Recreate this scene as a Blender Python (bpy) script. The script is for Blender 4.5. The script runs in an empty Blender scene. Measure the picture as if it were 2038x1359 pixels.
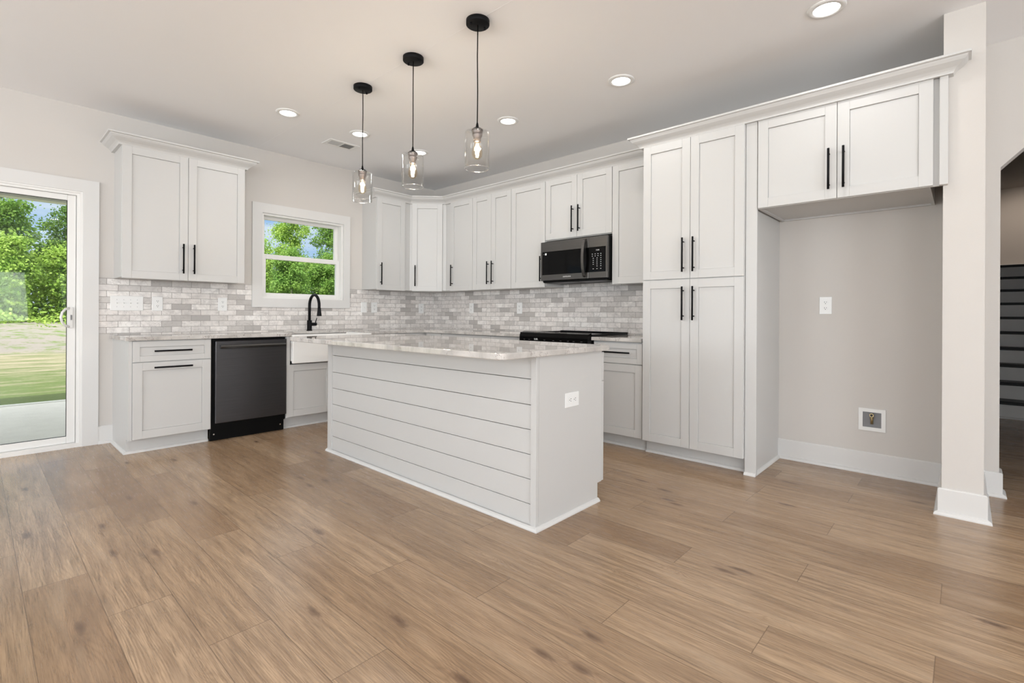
import bpy, bmesh, math, random
import numpy as np
from mathutils import Vector, Matrix

random.seed(7)
SC = bpy.context.scene
COL = SC.collection
pi = math.pi
ZC = 2.741                     # ceiling height

# ------------------------------------------------------------------ camera, world, exposure
W, H, F = 2038.0, 1359.0, 984.14
yaw, pit, rol, cyp = 0.7414, 0.0004, 0.0053, 625.61
fw = Vector((math.cos(yaw), math.sin(yaw), 0)); rt = Vector((math.sin(yaw), -math.cos(yaw), 0)); up = Vector((0, 0, 1))
f2 = fw * math.cos(pit) + up * math.sin(pit); u2 = up * math.cos(pit) - fw * math.sin(pit)
r3 = rt * math.cos(rol) + u2 * math.sin(rol); u3 = u2 * math.cos(rol) - rt * math.sin(rol)
cd = bpy.data.cameras.new('camera'); cam = bpy.data.objects.new('camera', cd); COL.objects.link(cam)
cam.matrix_world = Matrix(((r3.x, u3.x, -f2.x, -4.1842), (r3.y, u3.y, -f2.y, -5.2557), (r3.z, u3.z, -f2.z, 1.081), (0, 0, 0, 1)))
cd.sensor_width = 36; cd.lens = 36 * F / W; cd.shift_y = -(H / 2 - cyp) / W; cd.clip_end = 500; cd.clip_start = 0.05
SC.camera = cam
vs = SC.view_settings
vs.view_transform = 'Standard'; vs.look = 'None'; vs.gamma = 1; vs.use_curve_mapping = False; vs.exposure = 0.03

def new_nodes(nt):
    nt.nodes.clear(); return nt
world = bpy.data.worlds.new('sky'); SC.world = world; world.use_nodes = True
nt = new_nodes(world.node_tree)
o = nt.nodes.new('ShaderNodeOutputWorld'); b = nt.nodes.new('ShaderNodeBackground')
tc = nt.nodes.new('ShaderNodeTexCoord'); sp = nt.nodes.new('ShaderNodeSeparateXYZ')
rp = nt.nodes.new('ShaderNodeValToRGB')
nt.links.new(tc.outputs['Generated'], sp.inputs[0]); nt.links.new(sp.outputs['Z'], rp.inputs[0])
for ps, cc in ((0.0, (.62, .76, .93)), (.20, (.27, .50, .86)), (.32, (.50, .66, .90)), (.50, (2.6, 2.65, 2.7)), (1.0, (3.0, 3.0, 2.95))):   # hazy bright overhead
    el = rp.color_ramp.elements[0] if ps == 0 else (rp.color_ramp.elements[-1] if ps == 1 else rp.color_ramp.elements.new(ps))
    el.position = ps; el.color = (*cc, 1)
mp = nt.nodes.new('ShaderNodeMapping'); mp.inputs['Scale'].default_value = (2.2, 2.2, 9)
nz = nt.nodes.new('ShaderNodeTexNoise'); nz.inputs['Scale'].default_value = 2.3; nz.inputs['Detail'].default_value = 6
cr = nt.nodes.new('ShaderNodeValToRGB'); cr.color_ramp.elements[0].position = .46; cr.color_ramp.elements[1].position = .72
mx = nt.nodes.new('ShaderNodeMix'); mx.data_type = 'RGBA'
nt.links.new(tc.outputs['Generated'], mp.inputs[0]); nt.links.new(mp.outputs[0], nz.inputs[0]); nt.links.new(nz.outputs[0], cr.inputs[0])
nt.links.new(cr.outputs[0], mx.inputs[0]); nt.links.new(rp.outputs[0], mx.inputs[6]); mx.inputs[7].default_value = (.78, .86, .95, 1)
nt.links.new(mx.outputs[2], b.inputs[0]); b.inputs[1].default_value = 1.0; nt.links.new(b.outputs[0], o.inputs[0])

def lamp(name, kind, loc, energy, color=(1, 1, 1), rot=(0, 0, 0), **kw):
    l = bpy.data.lights.new(name, kind); l.energy = energy; l.color = color
    for k, v in kw.items(): setattr(l, k, v)
    ob = bpy.data.objects.new(name, l); COL.objects.link(ob); ob.location = loc; ob.rotation_euler = rot
    return ob
sun = lamp('sun', 'SUN', (0, 0, 30), 6.0, (1, .95, .86), angle=.01)
sun.rotation_euler = Vector((-.62, -.42, 1.0)).to_track_quat('Z', 'Y').to_euler()
# fill lamps added in unseen wall openings behind and left of the camera
for x, pw in ((-6.6, 230), (-4.2, 130), (-1.9, 25)):
    lamp('rear_fill_light', 'AREA', (x, -10.42, 1.45), pw, (.92, .97, 1), (pi / 2 + .85, 0, 0), shape='RECTANGLE', size=1.7, size_y=1.7)
for y, pw in ((-7.9, 60), (-4.7, 62), (-2.0, 92)):
    lamp('side_fill_light', 'AREA', (-8.42, y, 1.45), pw, (.92, .97, 1), (pi / 2 + .45, 0, -pi / 2), shape='RECTANGLE', size=1.7, size_y=1.7)
CAN_W = 3.0
CANS = [(-2.427, -1.122), (-1.776, -1.136), (-1.09, -1.124), (-1.092, -2.366), (-1.091, -3.457), (-1.08, -4.70)]
ADDED_REAR_CANS = [(x, y) for x in (-7.4, -5.2, -3.2) for y in (-8.6, -6.6)] + [(-6.6, -3.6), (-6.6, -1.6), (-1.4, -8.2)]  # unseen cans added over the living area to raise the room's brightness

# ------------------------------------------------------------------ materials
MATS = {}
def mat(name, color=(.8, .8, .8), rough=.5, metal=0.0, spec=None, emit=None, strength=0, build=None):
    if name in MATS: return MATS[name]
    m = bpy.data.materials.new(name); m.use_nodes = True; n = m.node_tree; p = n.nodes['Principled BSDF']
    p.inputs['Base Color'].default_value = (*color, 1); p.inputs['Roughness'].default_value = rough; p.inputs['Metallic'].default_value = metal
    if spec is not None: p.inputs['Specular IOR Level'].default_value = spec
    if emit: p.inputs['Emission Color'].default_value = (*emit, 1); p.inputs['Emission Strength'].default_value = strength
    if build: build(n, p)
    MATS[name] = m; return m

class G:
    """small helper for writing node graphs"""
    def __init__(s, nt): s.nt = nt; s.L = nt.links.new
    def n(s, t, **kw):
        x = s.nt.nodes.new(t)
        for k, v in kw.items(): setattr(x, k, v)
        return x
    def put(s, sock, v):
        if isinstance(v, (int, float)): sock.default_value = v
        elif isinstance(v, (tuple, list)): sock.default_value = v
        else: s.L(v, sock)
    def m(s, op, a, b=None, c=None, clamp=False):
        x = s.n('ShaderNodeMath', operation=op, use_clamp=clamp); s.put(x.inputs[0], a)
        if b is not None: s.put(x.inputs[1], b)
        if c is not None: s.put(x.inputs[2], c)
        return x.outputs[0]
    def xyz(s, v):
        x = s.n('ShaderNodeSeparateXYZ'); s.L(v, x.inputs[0]); return x.outputs
    def vec(s, a, b, c=0.0):
        x = s.n('ShaderNodeCombineXYZ'); s.put(x.inputs[0], a); s.put(x.inputs[1], b); s.put(x.inputs[2], c); return x.outputs[0]
    def obj(s): return s.n('ShaderNodeTexCoord').outputs['Object']
    def noise(s, v, scale, detail=3, rough=.5, dist=0.0):
        x = s.n('ShaderNodeTexNoise'); s.L(v, x.inputs['Vector']); x.inputs['Scale'].default_value = scale
        x.inputs['Detail'].default_value = detail; x.inputs['Roughness'].default_value = rough; x.inputs['Distortion'].default_value = dist
        return x.outputs[0]
    def white(s, v):
        x = s.n('ShaderNodeTexWhiteNoise', noise_dimensions='3D'); s.L(v, x.inputs['Vector']); return x.outputs
    def ramp(s, v, stops):
        x = s.n('ShaderNodeValToRGB'); s.L(v, x.inputs[0]); e = x.color_ramp.elements
        while len(e) < len(stops): e.new(.5)
        for k, (p, c) in enumerate(stops): e[k].position = p; e[k].color = (*c, 1) if len(c) == 3 else c
        return x.outputs[0]
    def mix(s, f, a, b, mode='MIX'):
        x = s.n('ShaderNodeMix', data_type='RGBA', blend_type=mode); s.put(x.inputs[0], f)
        for k, v in ((6, a), (7, b)): s.put(x.inputs[k], (*v, 1) if isinstance(v, tuple) and len(v) == 3 else v)
        return x.outputs[2]
    def bump(s, p, h, strength=.2, dist=.002):
        x = s.n('ShaderNodeBump'); x.inputs['Strength'].default_value = strength; x.inputs['Distance'].default_value = dist
        s.L(h, x.inputs['Height']); s.L(x.outputs[0], p.inputs['Normal'])

def paint(name, color, rough=.45, bump=.0, spec=None):
    def bld(n, p):
        g = G(n); v = g.obj()
        c = g.noise(v, 3.0, 2); p.inputs['Base Color'].default_value = (*color, 1)
        col = g.mix(g.m('MULTIPLY', c, .06), (*color, 1), tuple(x * .8 for x in color) + (1,)); g.L(col, p.inputs['Base Color'])
        if bump: g.bump(p, g.noise(v, 160, 3), bump, .001)
    return mat(name, color, rough, spec=spec, build=bld)

M_CAB = paint('white_cabinet_paint', (.585, .578, .565), .38)
M_TRIM = paint('white_trim_paint', (.69, .68, .665), .35)
M_WALL = paint('greige_wall_paint', (.62, .588, .555), .75, .25)
M_CEIL = paint('ceiling_paint', (.90, .90, .91), .9, .2)
M_PLASTIC = mat('white_plastic', (.82, .82, .81), .3)
M_SLOT = mat('dark_slot', (.02, .02, .02), .5)
M_BLACK = mat('matte_black_metal', (.006, .006, .007), .5, 0, spec=.12)
M_BLACKP = mat('black_plastic', (.004, .004, .004), .45, spec=.1)
M_BGLASS = mat('black_glass', (.003, .003, .003), .06, spec=.12)
M_COOK = mat('black_ceramic_glass', (.005, .005, .006), .03, spec=.5)
M_CHROME = mat('chrome', (.75, .75, .75), .12, 1)
M_BRASS = mat('brass', (.45, .36, .2), .3, 1)
M_SOCKET = mat('brushed_dark_nickel', (.22, .20, .20), .35, .9)
M_CER = mat('white_fireclay', (.84, .83, .81), .12)
M_TREAD = mat('black_stair_tread', (.006, .006, .006), .4, spec=.2)
M_VINYL = mat('white_vinyl', (.80, .79, .77), .3)
M_SEAL = mat('black_seal', (.01, .01, .01), .6)
M_PRINT = mat('pale_print', (.7, .7, .7), .5)
M_DARKIN = mat('cavity_grey', (.22, .22, .23), .6)
M_LENS = mat('lit_lens', (.9, .9, .9), .5, emit=(1, .97, .92), strength=9)
M_FIL = mat('glowing_filament', (1, .7, .35), .5, emit=(1, .74, .42), strength=70)
def bld_gl(n, p):
    g = G(n)
    c = g.noise(g.obj(), 6, 2)
M_STEEL_H = mat('polished_black_steel', (.13, .13, .13), .18, 1)

def steel(name, base, axis):
    def bld(n, p):
        g = G(n); x, y, z = g.xyz(g.obj())
        v = g.vec(g.m('MULTIPLY', x, 3 if axis == 'x' else 400), g.m('MULTIPLY', y, 3), g.m('MULTIPLY', z, 400 if axis == 'x' else 3))
        c = g.noise(v, 1, 3)
        g.L(g.mix(c, tuple(b_ * .75 for b_ in base), tuple(b_ * 1.25 for b_ in base)), p.inputs['Base Color'])
        g.L(g.m('MULTIPLY_ADD', c, .12, .26), p.inputs['Roughness'])
    return mat(name, base, .3, .85, build=bld)
M_BSTEEL = steel('black_stainless_steel', (.085, .082, .085), 'x')
M_MSTEEL = steel('dark_stainless_steel', (.11, .105, .10), 'x')

def thin_glass(name, tint=(1, 1, 1), ior=1.45, boost=1.0):
    m = bpy.data.materials.new(name); m.use_nodes = True; n = m.node_tree; n.nodes.clear(); g = G(n)
    o_ = g.n('ShaderNodeOutputMaterial'); tr = g.n('ShaderNodeBsdfTransparent'); gl = g.n('ShaderNodeBsdfGlossy'); ms = g.n('ShaderNodeMixShader')
    tr.inputs[0].default_value = (*tint, 1); gl.inputs['Roughness'].default_value = .02
    lw = g.n('ShaderNodeLayerWeight'); lw.inputs['Blend'].default_value = .5
    fr = g.m('MULTIPLY_ADD', g.m('POWER', lw.outputs['Facing'], 5), .9, (ior - 1) ** 2 / (ior + 1) ** 2)
    g.L(g.m('MULTIPLY', fr, boost, clamp=True), ms.inputs[0]); g.L(tr.outputs[0], ms.inputs[1]); g.L(gl.outputs[0], ms.inputs[2]); g.L(ms.outputs[0], o_.inputs[0])
    return m
M_PANE = thin_glass('window_glass', (.97, .985, .975), 1.3, .6)
M_SHADE = thin_glass('clear_shade_glass', (.985, .985, .98), 1.45, 1.0)
M_RIM = thin_glass('polished_glass_rim', (1, 1, 1), 2.6, 2.0)
M_BULB = thin_glass('amber_bulb_glass', (1, .93, .82), 1.35, .8)

def bld_floor(n, p):
    g = G(n); x, y, z = g.xyz(g.obj())
    Wp, Lp = .1943, 1.305
    u = g.m('DIVIDE', g.m('ADD', x, 3.855 + Wp * 60), Wp)
    row = g.m('FLOOR', u); fu = g.m('SUBTRACT', u, row)
    rr = g.white(g.vec(row, 3.0))[0]
    jit = g.m('MULTIPLY', g.m('GREATER_THAN', row, 68.5), g.m('MULTIPLY_ADD', g.m('ROUND', g.m('MULTIPLY', rr, 2)), .43, -.43))
    off = g.m('ADD', g.m('MULTIPLY', g.m('SUBTRACT', row, 60), .4353), jit)
    v = g.m('DIVIDE', g.m('ADD', g.m('ADD', y, 3.013 + Lp * 40), off), Lp)
    ci = g.m('FLOOR', v); fv = g.m('SUBTRACT', v, ci)
    rnd = g.white(g.vec(row, ci, 1.0)); r1 = rnd[0]
    rc = g.xyz(rnd[1])
    # plank local coordinates (metres) with a random shift
    lx = g.m('MULTIPLY', fu, Wp); ly = g.m('MULTIPLY', fv, Lp)
    sx = g.m('MULTIPLY_ADD', r1, 37.0, lx); sy = g.m('MULTIPLY_ADD', rc[0], 53.0, ly)
    # cathedral figure: rings of a long distorted cone, strength varies over the plank
    wob = g.noise(g.vec(g.m('MULTIPLY', sx, 5), g.m('MULTIPLY', sy, .9), r1), 1.0, 2, .5)
    wob2 = g.noise(g.vec(g.m('MULTIPLY', sx, 30), g.m('MULTIPLY', sy, 5), r1), 1.0, 3, .5)
    cx = g.m('SUBTRACT', lx, g.m('MULTIPLY_ADD', rc[1], .16, .017))
    # knots (one or two per plank) that the grain bends round
    def knot(a, b_, s):
        kx = g.m('SUBTRACT', lx, g.m('MULTIPLY_ADD', a, Wp * .7, Wp * .15)); ky = g.m('SUBTRACT', ly, g.m('MULTIPLY_ADD', b_, Lp * .8, Lp * .1))
        d = g.m('SQRT', g.m('ADD', g.m('POWER', g.m('MULTIPLY', kx, 1.0), 2), g.m('POWER', g.m('MULTIPLY', ky, .30), 2)))
        return d
    k1 = knot(rc[1], rc[2], 1); k2r = g.white(g.vec(row, ci, 9.0)); k2c = g.xyz(k2r[1]); k2 = knot(k2c[0], k2c[1], 1)
    kd = g.m('MINIMUM', k1, k2)
    bend = g.m('DIVIDE', .0016, g.m('ADD', kd, .02))
    fld = g.m('ADD', g.m('ADD', g.m('MULTIPLY', g.m('ABSOLUTE', cx), 1.0), g.m('MULTIPLY', g.m('SUBTRACT', wob, .5), .17)), g.m('ADD', g.m('MULTIPLY', wob2, .008), bend))
    ring = g.m('PINGPONG', g.m('MULTIPLY', fld, 230), 1.0)
    ring = g.m('MULTIPLY', g.m('POWER', ring, 1.8), g.m('MULTIPLY_ADD', g.noise(g.vec(g.m('MULTIPLY', sx, 9), g.m('MULTIPLY', sy, 1.3), 4.0), 1.0, 2), 2.4, -.6, clamp=True))
    fine = g.noise(g.vec(g.m('MULTIPLY', sx, 300), g.m('MULTIPLY', sy, 9), r1), 1.0, 3, .6)
    mid = g.noise(g.vec(g.m('MULTIPLY', sx, 45), g.m('MULTIPLY', sy, 3), r1), 1.0, 3, .6)
    base = g.ramp(r1, [(0, (.325, .205, .118)), (.3, (.44, .295, .178)), (.65, (.54, .378, .240)), (1, (.39, .252, .148))])
    c = g.mix(g.m('MULTIPLY', ring, .46), base, (.20, .125, .075))
    c = g.mix(g.m('MULTIPLY', g.m('SUBTRACT', mid, .35, clamp=True), 1.8), c, (.20, .125, .075))
    c = g.mix(g.m('MULTIPLY', g.m('SUBTRACT', fine, .45, clamp=True), 2.6), c, (.15, .095, .055))
    big = g.noise(g.vec(g.m('MULTIPLY', sx, 12), g.m('MULTIPLY', sy, 1.6), r1), 1.0, 2)
    c = g.mix(g.m('MULTIPLY', g.m('SUBTRACT', big, .55, clamp=True), 1.3), c, (.60, .45, .31))
    kh = g.m('MULTIPLY', g.m('SUBTRACT', g.noise(g.vec(g.m('MULTIPLY', sx, 40), g.m('MULTIPLY', sy, 14)), 1.0, 2), .3), .018)
    on1 = g.m('GREATER_THAN', k2c[2], .42)
    on2 = g.m('GREATER_THAN', rnd[0], .70)
    def core(d, on):
        a = g.m('DIVIDE', g.m('SUBTRACT', .021, g.m('ADD', d, g.m('MULTIPLY', kh, 1.0))), .015, clamp=True)
        return g.m('MULTIPLY', g.m('POWER', a, .8), on)
    kd = g.m('MINIMUM', g.m('ADD', k1, g.m('SUBTRACT', 1, on1)), g.m('ADD', k2, g.m('SUBTRACT', 1, on2)))
    kk = g.m('MAXIMUM', core(k1, on1), core(k2, on2))
    c = g.mix(g.m('MULTIPLY', kk, .85), c, (.085, .050, .032))
    halo = g.m('MULTIPLY', g.m('DIVIDE', g.m('SUBTRACT', .045, kd), .045, clamp=True), .35)
    c = g.mix(halo, c, (.22, .13, .08))
    eu = g.m('MINIMUM', fu, g.m('SUBTRACT', 1, fu)); ev = g.m('MINIMUM', fv, g.m('SUBTRACT', 1, fv))
    e = g.m('MINIMUM', g.m('MULTIPLY', eu, Wp), g.m('MULTIPLY', ev, Lp))
    seam = g.m('SUBTRACT', 1, g.m('DIVIDE', e, .0022), clamp=True)
    c = g.mix(g.m('MULTIPLY', seam, .8), c, (.12, .075, .045))
    g.L(c, p.inputs['Base Color'])
    g.L(g.m('MULTIPLY_ADD', fine, .12, .20), p.inputs['Roughness'])
    h = g.m('SUBTRACT', g.m('MULTIPLY', fine, -.25), seam)
    g.bump(p, h, .15, .0010)
M_FLOOR = mat('oak_plank_floor', rough=.3, spec=.5, build=bld_floor)

def bld_tile(axis):
    def bld(n, p):
        g = G(n); X_ = g.xyz(g.obj()); a = X_[axis]; z = X_[2]
        tw, th = .1524, .0508
        v = g.m('DIVIDE', g.m('ADD', z, -0.9068 + th * 10), th); r = g.m('FLOOR', v); fv = g.m('SUBTRACT', v, r)
        u = g.m('DIVIDE', g.m('ADD', g.m('ADD', a, 40 * tw + (.078 if axis == 0 else .02)), g.m('MULTIPLY', g.m('MODULO', r, 2), tw / 2)), tw)
        c_ = g.m('FLOOR', u); fu = g.m('SUBTRACT', u, c_)
        rn = g.white(g.vec(c_, r, 2.0 + axis)); rc = g.xyz(rn[1])
        base = g.ramp(rn[0], [(0, (.44, .415, .395)), (.12, (.58, .55, .525)), (.3, (.75, .71, .68)), (.7, (.82, .78, .75)), (1, (.88, .85, .82))])
        q = g.vec(g.m('MULTIPLY_ADD', rc[0], 17, a), g.m('MULTIPLY_ADD', rc[1], 13, z), g.m('MULTIPLY', rc[2], 9))
        cl = g.noise(q, 14, 4, .6, .6)
        c = g.mix(g.m('MULTIPLY', g.m('SUBTRACT', cl, .42, clamp=True), 2.0), base, (.43, .405, .39))
        vn = g.m('ABSOLUTE', g.m('SUBTRACT', g.noise(q, 9, 5, .6, 1.2), .5))
        vein = g.m('SUBTRACT', 1, g.m('DIVIDE', vn, .012), clamp=True)
        c = g.mix(g.m('MULTIPLY', vein, .45), c, (.28, .25, .235))
        e = g.m('MINIMUM', g.m('MULTIPLY', g.m('MINIMUM', fu, g.m('SUBTRACT', 1, fu)), tw), g.m('MULTIPLY', g.m('MINIMUM', fv, g.m('SUBTRACT', 1, fv)), th))
        gr = g.m('LESS_THAN', e, .0016)
        c = g.mix(gr, c, (.30, .275, .255)); g.L(c, p.inputs['Base Color'])
        g.L(g.m('MULTIPLY_ADD', gr, .4, .28), p.inputs['Roughness'])
        g.bump(p, g.m('DIVIDE', e, .003, clamp=True), .5, .0015)
    return bld
M_TILEX = mat('marble_tile_window_wall', rough=.3, build=bld_tile(0))
M_TILEY = mat('marble_tile_range_wall', rough=.3, build=bld_tile(1))

def bld_stone(n, p):
    g = G(n); v = g.obj(); x, y, z = g.xyz(v)
    d = g.vec(g.m('ADD', x, g.m('MULTIPLY', y, .35)), g.m('MULTIPLY', g.m('SUBTRACT', y, g.m('MULTIPLY', x, .4)), 1.9), z)
    a = g.noise(d, 3.2, 6, .62, .8)
    c = g.ramp(a, [(.25, (.30, .285, .27)), (.42, (.47, .445, .42)), (.6, (.62, .59, .56)), (.8, (.53, .48, .44))])
    fine = g.noise(v, 120, 3); c = g.mix(g.m('MULTIPLY', g.m('SUBTRACT', fine, .5, clamp=True), .8), c, (.42, .40, .38))
    vn = g.m('ABSOLUTE', g.m('SUBTRACT', g.noise(d, 2.6, 7, .68, 1.6), .5)); vein = g.m('SUBTRACT', 1, g.m('DIVIDE', vn, .010), clamp=True)
    gate = g.m('GREATER_THAN', g.noise(v, 3.5, 2), .47)
    c = g.mix(g.m('MULTIPLY', g.m('MULTIPLY', vein, gate), .75), c, (.11, .075, .065))
    g.L(c, p.inputs['Base Color'])
M_STONE = mat('veined_quartzite', rough=.02, spec=.8, build=bld_stone)

def bld_grass(n, p):
    g = G(n); v = g.obj(); x, y, z = g.xyz(v)
    a = g.noise(g.vec(g.m('MULTIPLY', x, .35), y), 1.7, 9, .78); f_ = g.noise(v, 22, 5, .8)
    gr = g.mix(f_, (.075, .12, .02), (.22, .29, .08)); ta = g.mix(f_, (.30, .24, .15), (.60, .52, .38))
    near = g.m('DIVIDE', g.m('SUBTRACT', y, 3.0), 8, clamp=True)
    c = g.mix(g.m('MULTIPLY', g.m('SUBTRACT', a, g.m('MULTIPLY_ADD', near, -.20, .57)), 5, clamp=True), gr, ta)
    far = g.m('DIVIDE', g.m('SUBTRACT', y, 14), 2, clamp=True)
    rb = g.mix(g.m('MULTIPLY', g.m('SUBTRACT', g.noise(g.vec(g.m('MULTIPLY', x, .6), g.m('MULTIPLY', y, .5)), 2.2, 6, .8), .40), 9, clamp=True), (.16, .24, .05), (.34, .30, .27))
    g.L(g.mix(far, c, rb), p.inputs['Base Color']); g.bump(p, f_, 1.0, .06)
M_GRASS = mat('lawn', rough=.9, build=bld_grass)
def bld_conc(n, p):
    g = G(n); v = g.obj(); c = g.noise(v, 6, 5); f_ = g.noise(v, 90, 3)
    g.L(g.mix(g.m('MULTIPLY_ADD', c, .5, g.m('MULTIPLY', f_, .5)), (.48, .46, .43), (.74, .72, .68)), p.inputs['Base Color']); g.bump(p, f_, .5, .004)
M_CONC = mat('patio_concrete', rough=.9, build=bld_conc)
def foliage(name, c1, c2):
    def bld(n, p):
        g = G(n); v = g.obj()
        c = g.mix(g.m('MULTIPLY', g.m('SUBTRACT', g.noise(v, 1.3, 3), .3), 2.4, clamp=True), c1, c2)
        c = g.mix(g.m('MULTIPLY', g.white(g.n('ShaderNodeNewGeometry').outputs['True Normal'])[0], .5), c, tuple(x * .5 for x in c1))
        g.L(c, p.inputs['Base Color'])
        tr = g.n('ShaderNodeBsdfTranslucent'); g.L(c, tr.inputs[0]); ms = g.n('ShaderNodeMixShader'); ms.inputs[0].default_value = .38
        out = [q for q in n.nodes if q.type == 'OUTPUT_MATERIAL'][0]
        g.L(p.outputs[0], ms.inputs[1]); g.L(tr.outputs[0], ms.inputs[2]); g.L(ms.outputs[0], out.inputs[0])
    return mat(name, c1, .6, spec=.2, build=bld)
M_LEAF_D = foliage('dark_leaves', (.09, .20, .04), (.24, .38, .09))
M_LEAF_M = foliage('mid_leaves', (.15, .31, .06), (.36, .54, .12))
M_LEAF_L = foliage('light_leaves', (.26, .45, .07), (.54, .70, .16))
M_BARK = mat('pale_bark', (.30, .26, .21), .9)

# ------------------------------------------------------------------ mesh helpers
class MB:
    def __init__(s): s.bm = bmesh.new()
    def box(s, x0, x1, y0, y1, z0, z1, bev=0.0):
        x0, x1 = sorted((x0, x1)); y0, y1 = sorted((y0, y1)); z0, z1 = sorted((z0, z1))
        r = bmesh.ops.create_cube(s.bm, size=1.0, matrix=Matrix.Translation(((x0 + x1) / 2, (y0 + y1) / 2, (z0 + z1) / 2)) @ Matrix.Diagonal((x1 - x0, y1 - y0, z1 - z0, 1)))
        if bev:
            es = list({e for v in r['verts'] for e in v.link_edges})
            bmesh.ops.bevel(s.bm, geom=es, offset=min(bev, .45 * min(x1 - x0, y1 - y0, z1 - z0)), segments=1, affect='EDGES', profile=.5)
        return s
    def prism(s, pts, z0, z1, axis='z'):
        """extrude the 2-D polygon pts; axis names the extrusion direction"""
        def P(a, b_, c):
            return {'z': (a, b_, c), 'x': (c, a, b_), 'y': (a, c, b_)}[axis]
        bot = [s.bm.verts.new(P(a, b_, z0)) for a, b_ in pts]; top = [s.bm.verts.new(P(a, b_, z1)) for a, b_ in pts]
        k = len(pts); fs = [s.bm.faces.new(bot[::-1]), s.bm.faces.new(top)]
        for i in range(k): fs.append(s.bm.faces.new((bot[i], bot[(i + 1) % k], top[(i + 1) % k], top[i])))
        return s
    def tube(s, pts, r, seg=12, caps=True):
        pts = [Vector(p) for p in pts]; rad = r if isinstance(r, (list, tuple)) else [r] * len(pts)
        rings = []; prev = None
        for i, p in enumerate(pts):
            t = (pts[min(i + 1, len(pts) - 1)] - pts[max(i - 1, 0)]).normalized()
            if prev is None:
                a = Vector((0, 0, 1)) if abs(t.z) < .9 else Vector((1, 0, 0)); nn = t.cross(a).normalized()
            else: nn = (prev - t * prev.dot(t)).normalized()
            prev = nn; bb = t.cross(nn)
            rings.append([s.bm.verts.new(p + (nn * math.cos(2 * pi * k / seg) + bb * math.sin(2 * pi * k / seg)) * rad[i]) for k in range(seg)])
        for i in range(len(rings) - 1):
            for k in range(seg):
                f_ = s.bm.faces.new((rings[i][k], rings[i][(k + 1) % seg], rings[i + 1][(k + 1) % seg], rings[i + 1][k])); f_.smooth = True
        if caps: s.bm.faces.new(rings[0][::-1]); s.bm.faces.new(rings[-1])
        return s
    def lathe(s, prof, c=(0, 0, 0), seg=40, closed=False):
        """prof: (radius, z) pairs turned about a vertical axis through c"""
        rings = []
        for r, z in prof:
            if r < 1e-6: rings.append([s.bm.verts.new((c[0], c[1], c[2] + z))])
            else: rings.append([s.bm.verts.new((c[0] + r * math.cos(2 * pi * k / seg), c[1] + r * math.sin(2 * pi * k / seg), c[2] + z)) for k in range(seg)])
        pairs = list(zip(rings[:-1], rings[1:])) + ([(rings[-1], rings[0])] if closed else [])
        for A, B in pairs:
            for k in range(seg):
                k2 = (k + 1) % seg
                if len(A) == 1 and len(B) == 1: continue
                if len(A) == 1: f_ = s.bm.faces.new((A[0], B[k], B[k2]))
                elif len(B) == 1: f_ = s.bm.faces.new((A[k], B[0], A[k2]))
                else: f_ = s.bm.faces.new((A[k], B[k], B[k2], A[k2]))
                f_.smooth = True
        return s
    def sweep(s, path, prof, closed_prof=True):
        """sweep profile (d outward to the right of travel, z) along a 2-D path with mitred corners"""
        P = [Vector(p) for p in path]; nr = []
        for a, b_ in zip(P[:-1], P[1:]):
            d = (b_ - a).normalized(); nr.append(Vector((d.y, -d.x)))
        rows = []
        for i, p in enumerate(P):
            if i == 0: m_ = nr[0]
            elif i == len(P) - 1: m_ = nr[-1]
            else: m_ = (nr[i - 1] + nr[i]) / (1 + nr[i - 1].dot(nr[i]))
            rows.append([s.bm.verts.new((p.x + m_.x * d, p.y + m_.y * d, z)) for d, z in prof])
        k = len(prof)
        for A, B in zip(rows[:-1], rows[1:]):
            for j in range(k): s.bm.faces.new((A[j], A[(j + 1) % k], B[(j + 1) % k], B[j]))
        s.bm.faces.new(rows[0][::-1]); s.bm.faces.new(rows[-1])
        return s
    def build(s, name, material, parent=None, local=False, smooth=False, origin=None):
        bm = s.bm; bmesh.ops.recalc_face_normals(bm, faces=bm.faces[:])
        me = bpy.data.meshes.new(name); bm.to_mesh(me); bm.free()
        if smooth:
            for p in me.polygons: p.use_smooth = True
        me.materials.append(material)
        ob = bpy.data.objects.new(name, me); COL.objects.link(ob)
        if parent is not None:
            ob.parent = parent
            if not local: me.transform(WM[parent.name].inverted())
            WM[ob.name] = WM[parent.name].copy()
        else:
            if origin is not None:
                me.transform(Matrix.Translation(-Vector(origin))); ob.location = origin
            WM[ob.name] = Matrix.Translation(origin or (0, 0, 0))
        return ob
WM = {}
def thing(name, label, cat, loc=(0, 0, 0), rz=0.0, group=None):
    o_ = bpy.data.objects.new(name, None); COL.objects.link(o_); o_.location = loc; o_.rotation_euler = (0, 0, rz); o_.empty_display_size = .1
    o_['label'] = label; o_['category'] = cat
    if group: o_['group'] = group
    WM[o_.name] = Matrix.Translation(loc) @ Matrix.Rotation(rz, 4, 'Z'); return o_
def tag(o_, label, cat, group=None, kind=None):
    o_['label'] = label; o_['category'] = cat
    if group: o_['group'] = group
    if kind: o_['kind'] = kind
    return o_
def struct(o_, label=None):
    o_['kind'] = 'structure'
    if label: o_['label'] = label
    return o_
def sroot(name, loc=(0, 0, 0), rz=0.0):
    o_ = bpy.data.objects.new(name, None); COL.objects.link(o_); o_.location = loc; o_.rotation_euler = (0, 0, rz); o_['kind'] = 'structure'
    WM[o_.name] = Matrix.Translation(loc) @ Matrix.Rotation(rz, 4, 'Z'); return o_
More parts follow.
